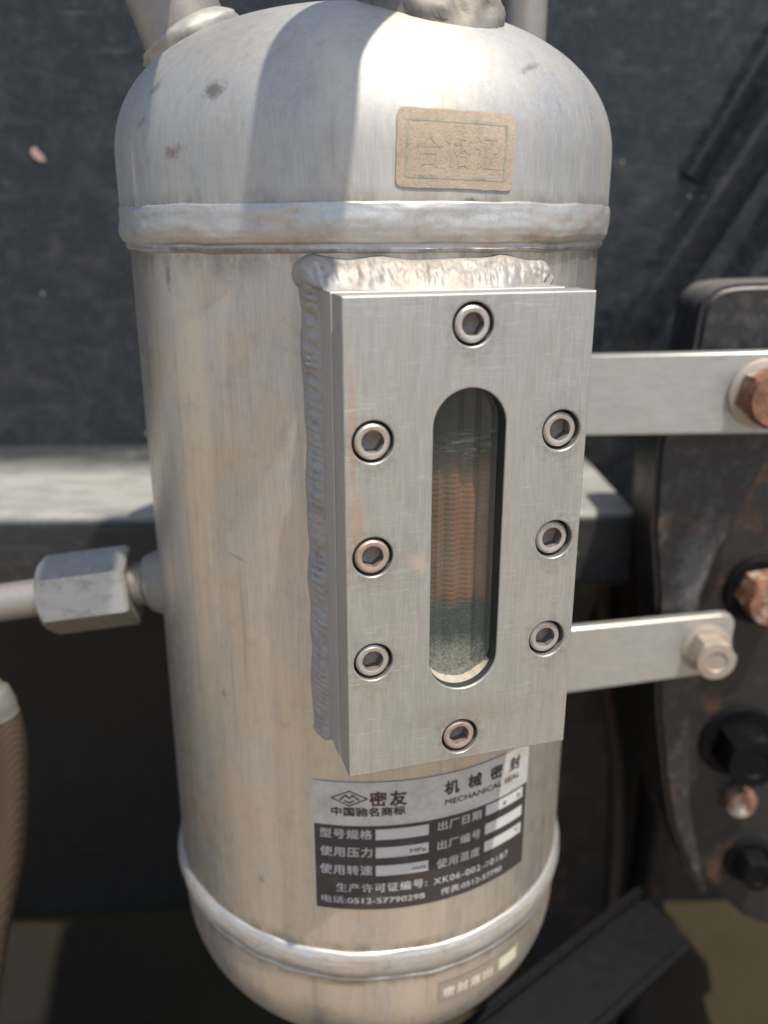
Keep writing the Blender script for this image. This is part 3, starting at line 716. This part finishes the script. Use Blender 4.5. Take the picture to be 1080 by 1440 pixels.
def dirt():
    vs, fs = [], []; n = 26
    for i in range(n+1):
        a = radians(200+(338-200)*i/n); rr = SHW-.02
        for (kk, dp) in ((0, -.30), (.05, -.36), (.10, -.44), (.13, -.515)):
            q = rr-kk*(.25+.9*abs(noise.noise(Vector((i*.33, kk*4, 1))))+.6*sin(pi*i/n))*min(1, sin(pi*i/n)*1.6+.02)
            vs.append(on_plate(q*cos(a), SL0+SHW+q*sin(a), PD+dp))
    for i in range(n):
        for k in range(3): b = i*4+k; fs.append((b, b+1, b+5, b+4))
    return mesh('sand_deposit', vs, fs, flat('sand_dust', (.38, .34, .27), .95, 0, .3, 6), sg, angle=80)
dirt()

# fillet weld round the pad
def fillet():
    path = []                        # (s, z, outward normal s, z)
    s0, s1, z0, z1 = -3.34, 3.27, 10.22, 23.96; st = .036
    def run(a, b, n):
        L = sqrt((b[0]-a[0])**2+(b[1]-a[1])**2); k = int(L/st)
        for i in range(k): t = i/k; path.append((a[0]+(b[0]-a[0])*t, a[1]+(b[1]-a[1])*t, *n))
    def corner(c, a0, a1):
        for i in range(14): a = radians(a0+(a1-a0)*i/14); path.append((c[0], c[1], cos(a), sin(a)))
    run((s0, z0), (s0, z1), (-1, 0)); corner((s0, z1), 180, 90); run((s0, z1), (s1, z1), (0, 1)); corner((s1, z1), 90, 0)
    run((s1, z1), (s1, z0), (1, 0)); corner((s1, z0), 0, -90); run((s1, z0), (s0, z0), (0, -1)); corner((s0, z0), -90, -180)
    vs, fs = [], []; rows = 17; N = len(path)
    for i, (s, z, ns, nz_) in enumerate(path):
        L = i*st; wob = noise.noise(Vector((L*.9, 2.2, 0)))*.10
        top = max(0, nz_)
        o = .42+.42*top+wob*(1+top); rise = .58+.34*top+wob*.6
        if top > .5: rise -= .55*max(0, (s-1.6)/1.7); o -= .10*max(0, (s-1.6)/1.7)
        for j in range(rows):
            v = j/(rows-1)
            so, zo = s+ns*o*(1-v), z+nz_*o*(1-v)
            Dt = sqrt(max(9, R*R-so*so)); D_in = sqrt(R*R-min(s*s, 40))+rise
            D = Dt*(1-v)+D_in*v
            blg = sin(pi*v)
            per = L/.27+1.7*noise.noise(Vector((L*.55, 9, 1)))+.5*noise.noise(Vector((L*1.7, 3, 1))); rip = abs(sin(pi*per+1.9*v*v))**.7*(.35+.9*max(0, .5+noise.noise(Vector((L*.8, 5, v)))))
            qq = Vector((s+ns*o*.8*(1-v), z+nz_*o*.8*(1-v), v*.8)); lump = noise.fractal(qq*2.3, .7, 2, 5)+.35*noise.noise(qq*9)
            k = blg*(.045+.01*top+(.085-.02*top)*rip+(.075+.005*top)*lump)
            q = on_plate(so+ns*k*.7, zo+nz_*k*.7, D+k*.75-(.10 if j == 0 else 0))
            vs.append(q)
    for i in range(N):
        for j in range(rows-1):
            a, b = i*rows+j, ((i+1) % N)*rows+j; fs.append((a, a+1, b+1, b))
    return mesh('fillet_weld', vs, fs, M['fillet'], tank, angle=70)
fillet()

# ------------------------------------------------------------------ labels
def wrap(name, vs2, fs, rad, mat, parent, u0=0.0, rfun=None, thick=0):
    """vs2 are (arc length from azimuth 0 in cm, height)"""
    P = []
    for (u, z) in vs2:
        r = (rfun(z) if rfun else R)+rad; a = u/R
        P.append((r*sin(a), -r*cos(a), z))
    return mesh(name, P, fs, mat, parent, smooth=True, angle=60)
def refine(vs, fs, maxlen=.45):
    """split long edges so that flat letters follow the curve"""
    bm = bmesh.new(); bv = [bm.verts.new((x, z, 0)) for x, z in vs]
    for f in fs:
        try: bm.faces.new([bv[i] for i in f])
        except ValueError: pass
    bmesh.ops.triangulate(bm, faces=bm.faces)
    for _ in range(2):
        ed = [e for e in bm.edges if abs(e.verts[0].co.x-e.verts[1].co.x) > maxlen]
        if not ed: break
        bmesh.ops.subdivide_edges(bm, edges=ed, cuts=1)
    bm.verts.index_update()
    a = [(v.co.x, v.co.y) for v in bm.verts]; b = [[v.index for v in f.verts] for f in bm.faces]; bm.free(); return a, b
def az(d): return radians(d)*R
def letters(name, body, x0, x1, z0, z1, rad, mat, parent, bold=0.0, slant=0.0, rfun=None, space=1.0):
    """bold strokes: the same flat letters again, shifted a little, each layer just above the last"""
    vs, fs = text2d(body, 1.0, space=space)
    vs = fit(vs, x0, x1, z0, z1, slant); vs, fs = refine(vs, fs)
    if not bold: return wrap(name, vs, fs, rad, mat, parent, rfun=rfun)
    b = bold*.7; P, F = [], []
    for k, (dx, dz) in enumerate(((-b, -b), (b, -b), (b, b), (-b, b))):
        o = len(P)
        for (u, z) in vs:
            r = (rfun(z) if rfun else R)+rad+.0013*k; a = (u+dx)/R; P.append((r*sin(a), -r*cos(a), z+dz))
        F += [[q+o for q in f] for f in fs]
    return mesh(name, P, F, mat, parent, smooth=True, angle=60)
U0, U1 = -1.93, 6.33
v, f = grid_patch(U0, U1, 2.88, 8.12, 60, 20, .06)
npl = wrap('nameplate', v, f, .018, M['foil'], tank); npl['label'] = 'silver and black printed nameplate'
v, f = grid_patch(U0+.03, U1-.03, 2.91, 6.40, 60, 4)
wrap('print_panel', v, f, .024, M['print'], npl)
for (z0, z1) in ((5.83, 6.26), (5.09, 5.52), (4.34, 4.77)):
    v, f = grid_patch(.19, 2.02, z0, z1, 14, 2); wrap('blank_box', v, f, .030, M['box'], npl)
for (z0, z1) in ((5.90, 6.33), (5.10, 5.55), (4.36, 4.80)):
    v, f = grid_patch(4.24, 6.06, z0, z1, 14, 2); wrap('blank_box', v, f, .030, M['box'], npl)
LD, LW, LM = M['letter_dark'], M['letter_white'], M['letter_maroon']
letters('lettering', '密', .01, .56, 7.19, 7.75, .030, LM, npl, .022)
letters('lettering', '友', .68, 1.23, 7.19, 7.75, .030, LD, npl, .022)
letters('lettering', '中国驰名商标', -1.29, 1.19, 6.80, 7.14, .030, LD, npl, .016)
for ch, x in zip('机械密封', (2.58, 3.48, 4.40, 5.30)):
    letters('lettering', ch, x, x+.52, 7.29, 7.81, .030, LD, npl, .020)
letters('lettering', 'MECHANICAL SEAL', 2.60, 5.82, 6.89, 7.10, .030, LD, npl, .006)
def bars(name, segs, wd, rad, mat, parent):
    vs, fs = [], []
    for (a, b) in segs:
        dx, dz = b[0]-a[0], b[1]-a[1]; l = sqrt(dx*dx+dz*dz); ex, ez = dx/l*wd/2, dz/l*wd/2; k = len(vs)
        vs += [(a[0]-ex-ez, a[1]-ez+ex), (b[0]+ex-ez, b[1]+ez+ex), (b[0]+ex+ez, b[1]+ez-ex), (a[0]-ex+ez, a[1]-ez-ex)]; fs.append((k, k+1, k+2, k+3))
    return wrap(name, vs, fs, rad, mat, parent)
lx, lz = -.68, 7.49
bars('emblem', [((lx-.60, lz), (lx, lz+.29)), ((lx, lz+.29), (lx+.60, lz)), ((lx+.60, lz), (lx, lz-.29)), ((lx, lz-.29), (lx-.60, lz))], .045, .030, LD, npl)
bars('emblem', [((lx-.30, lz-.04), (lx-.12, lz+.13)), ((lx-.12, lz+.13), (lx, lz+.01)), ((lx, lz+.01), (lx+.12, lz+.13)), ((lx+.12, lz+.13), (lx+.30, lz-.04)), ((lx-.14, lz-.10), (lx, lz-.17)), ((lx, lz-.17), (lx+.14, lz-.10))], .055, .031, LD, npl)
for body, x0, x1, z0, z1 in (('型号规格', -1.70, .07, 5.88, 6.26), ('使用压力', -1.71, .07, 5.14, 5.53), ('使用转速', -1.73, .07, 4.39, 4.79)):
    letters('lettering', body, x0, x1, z0, z1, .030, LW, npl, .012, space=1.12)
for body, x0, x1, z0, z1 in (('出厂日期', 2.36, 4.04, 5.90, 6.26), ('出厂编号', 2.35, 4.04, 5.10, 5.47), ('使用温度', 2.34, 4.03, 4.33, 4.71)):
    letters('lettering', body, x0, x1, z0, z1, .030, LW, npl, .012, space=1.12)
letters('lettering', 'MPa', 1.37, 1.93, 5.20, 5.36, .036, LD, npl, .004)
letters('lettering', 'm/s', 1.47, 1.93, 4.47, 4.62, .036, LD, npl, .004)
letters('lettering', '年', 5.02, 5.20, 5.98, 6.17, .036, LD, npl, .004)
letters('lettering', '月', 5.72, 5.90, 5.98, 6.17, .036, LD, npl, .004)
letters('lettering', '℃', 5.70, 5.94, 4.50, 4.70, .036, LD, npl, .004)
letters('lettering', '生产许可证编号:', -1.18, 1.98, 3.66, 4.03, .030, LW, npl, .008, space=1.15)
letters('lettering', 'XK06-002-00187', 2.24, 5.40, 3.66, 3.92, .030, LW, npl, .006, space=1.15)
letters('lettering', '电话:0512-57790298', -1.71, 1.91, 3.16, 3.46, .030, LW, npl, .006)
letters('lettering', '传真:0512-57790', 2.51, 5.10, 3.13, 3.43, .030, LW, npl, .006)

# outlet tag on the lower dome
def brf(z): return bottomr(z)
v, f = grid_patch(az(17.9), az(45.4), -1.90, -.94, 30, 4)
tg = wrap('outlet_label', v, f, .02, M['tag'], tank, rfun=brf); tg['label'] = 'small taupe label strip with four cream characters'
for i, ch in enumerate('密封液出'):
    x = az(19.2)+i*.58; letters('lettering', ch, x, x+.46, -1.66, -1.20, .032, M['tagletter'], tg, .022, rfun=brf)
v, f = grid_patch(az(37.2), az(44.2), -1.70, -1.12, 8, 3); wrap('blank_box', v, f, .028, M['tagbox'], tg, rfun=brf)

# certificate sticker on the top dome, slightly turned
def srot(vs, a=-.028, c=(2.42, 27.45)):
    return [(c[0]+(x-c[0])*cos(a)-(z-c[1])*sin(a), c[1]+(x-c[0])*sin(a)+(z-c[1])*cos(a)) for x, z in vs]
X0, X1, Z0, Z1 = .80, 4.08, 26.50, 28.42
v, f = grid_patch(X0, X1, Z0, Z1, 64, 34, .16)
v = [(x+.018*noise.noise(Vector((x*3, z*3, 1))), z+.018*noise.noise(Vector((x*3, z*3, 5)))) for x, z in srot(v)]
ck = wrap('certificate_sticker', v, f, .03, M['paper'], tank, rfun=domer); ck['label'] = 'faded tan sticker with a green border line'
def sbars(segs, wd, mat, rad, nm):
    vs, fs = [], []
    for (a, b) in segs:
        n = 14; dx, dz = b[0]-a[0], b[1]-a[1]; l = sqrt(dx*dx+dz*dz); px, pz = -dz/l*wd/2, dx/l*wd/2; k = len(vs)
        for i in range(n+1):
            t = i/n; vs += [(a[0]+dx*t+px, a[1]+dz*t+pz), (a[0]+dx*t-px, a[1]+dz*t-pz)]
        fs += [(k+2*i, k+2*i+1, k+2*i+3, k+2*i+2) for i in range(n)]
    return wrap(nm, srot(vs), fs, rad, mat, ck, rfun=domer)
m = .27
for sg_ in (((X0+m, Z0+m-.03), (X0+m, Z1-m)), ((X1-m, Z0+m-.03), (X1-m, Z1-m)), ((X0+m+.05, Z1-m), (X1-m-.05, Z1-m)), ((X0+m+.05, Z0+m), (X1-m-.05, Z0+m))):
    sbars([sg_], .07, M['green'], .037, 'border_line')
for i, ch in enumerate('合格证'):
    vs, fs = text2d(ch, 1, .0); vs = fit(vs, X0+.50+i*.80, X0+1.18+i*.80, 27.02, 27.86); vs, fs = refine(srot(vs), fs)
    wrap('lettering', vs, fs, .038, M['faded'], ck, rfun=domer)

# ================================================================== STRAPS with their bolts
def strap(label, outline, y0, y1, skew, boltc, across, twist, rustbolt, ax=(0, -1, 0)):
    t = thing('mounting_strap', label, 'strap', (boltc[0]-4, y0+.3, outline[0][1]), 'flat steel straps bolted to the pump flange')
    prism('flat_bar', outline, y0, y1, M['strap'], t, .10, 3, lambda x, y, z: (x, y+skew*(x-9), z))
    c = Vector(boltc); c.y = y0+skew*(c.x-9)
    wsh = washer('washer', (c.x, c.y+.02, c.z), ax, across*.67, .22, M['bolt_pale'], t)
    hexhead('hex_bolt', (c.x, c.y-.26, c.z), ax, across, across*.62, M[rustbolt], t, twist)
    return t
strap('upper silver flat steel strap ending at an orange rusted hex bolt', [(5.5, 17.1), (19.0, 17.28), (19.0, 20.75), (5.5, 20.45)], 2.9, 3.45, -.02, (16.35, 2.9, 18.95), 2.15, .22, 'rust')
low = [(5.5, 4.6), (9.3, 4.88), (16.5, 5.50), (16.9, 5.8), (17.0, 8.1), (16.7, 8.5), (16.2, 8.55), (9.3, 8.22), (5.5, 8.0)]
strap('lower silver flat steel strap ending at a rust flecked pale hex bolt', low, 2.9, 3.40, .09, (15.7, 3.2, 6.85), 1.75, .42, 'bolt_pale')
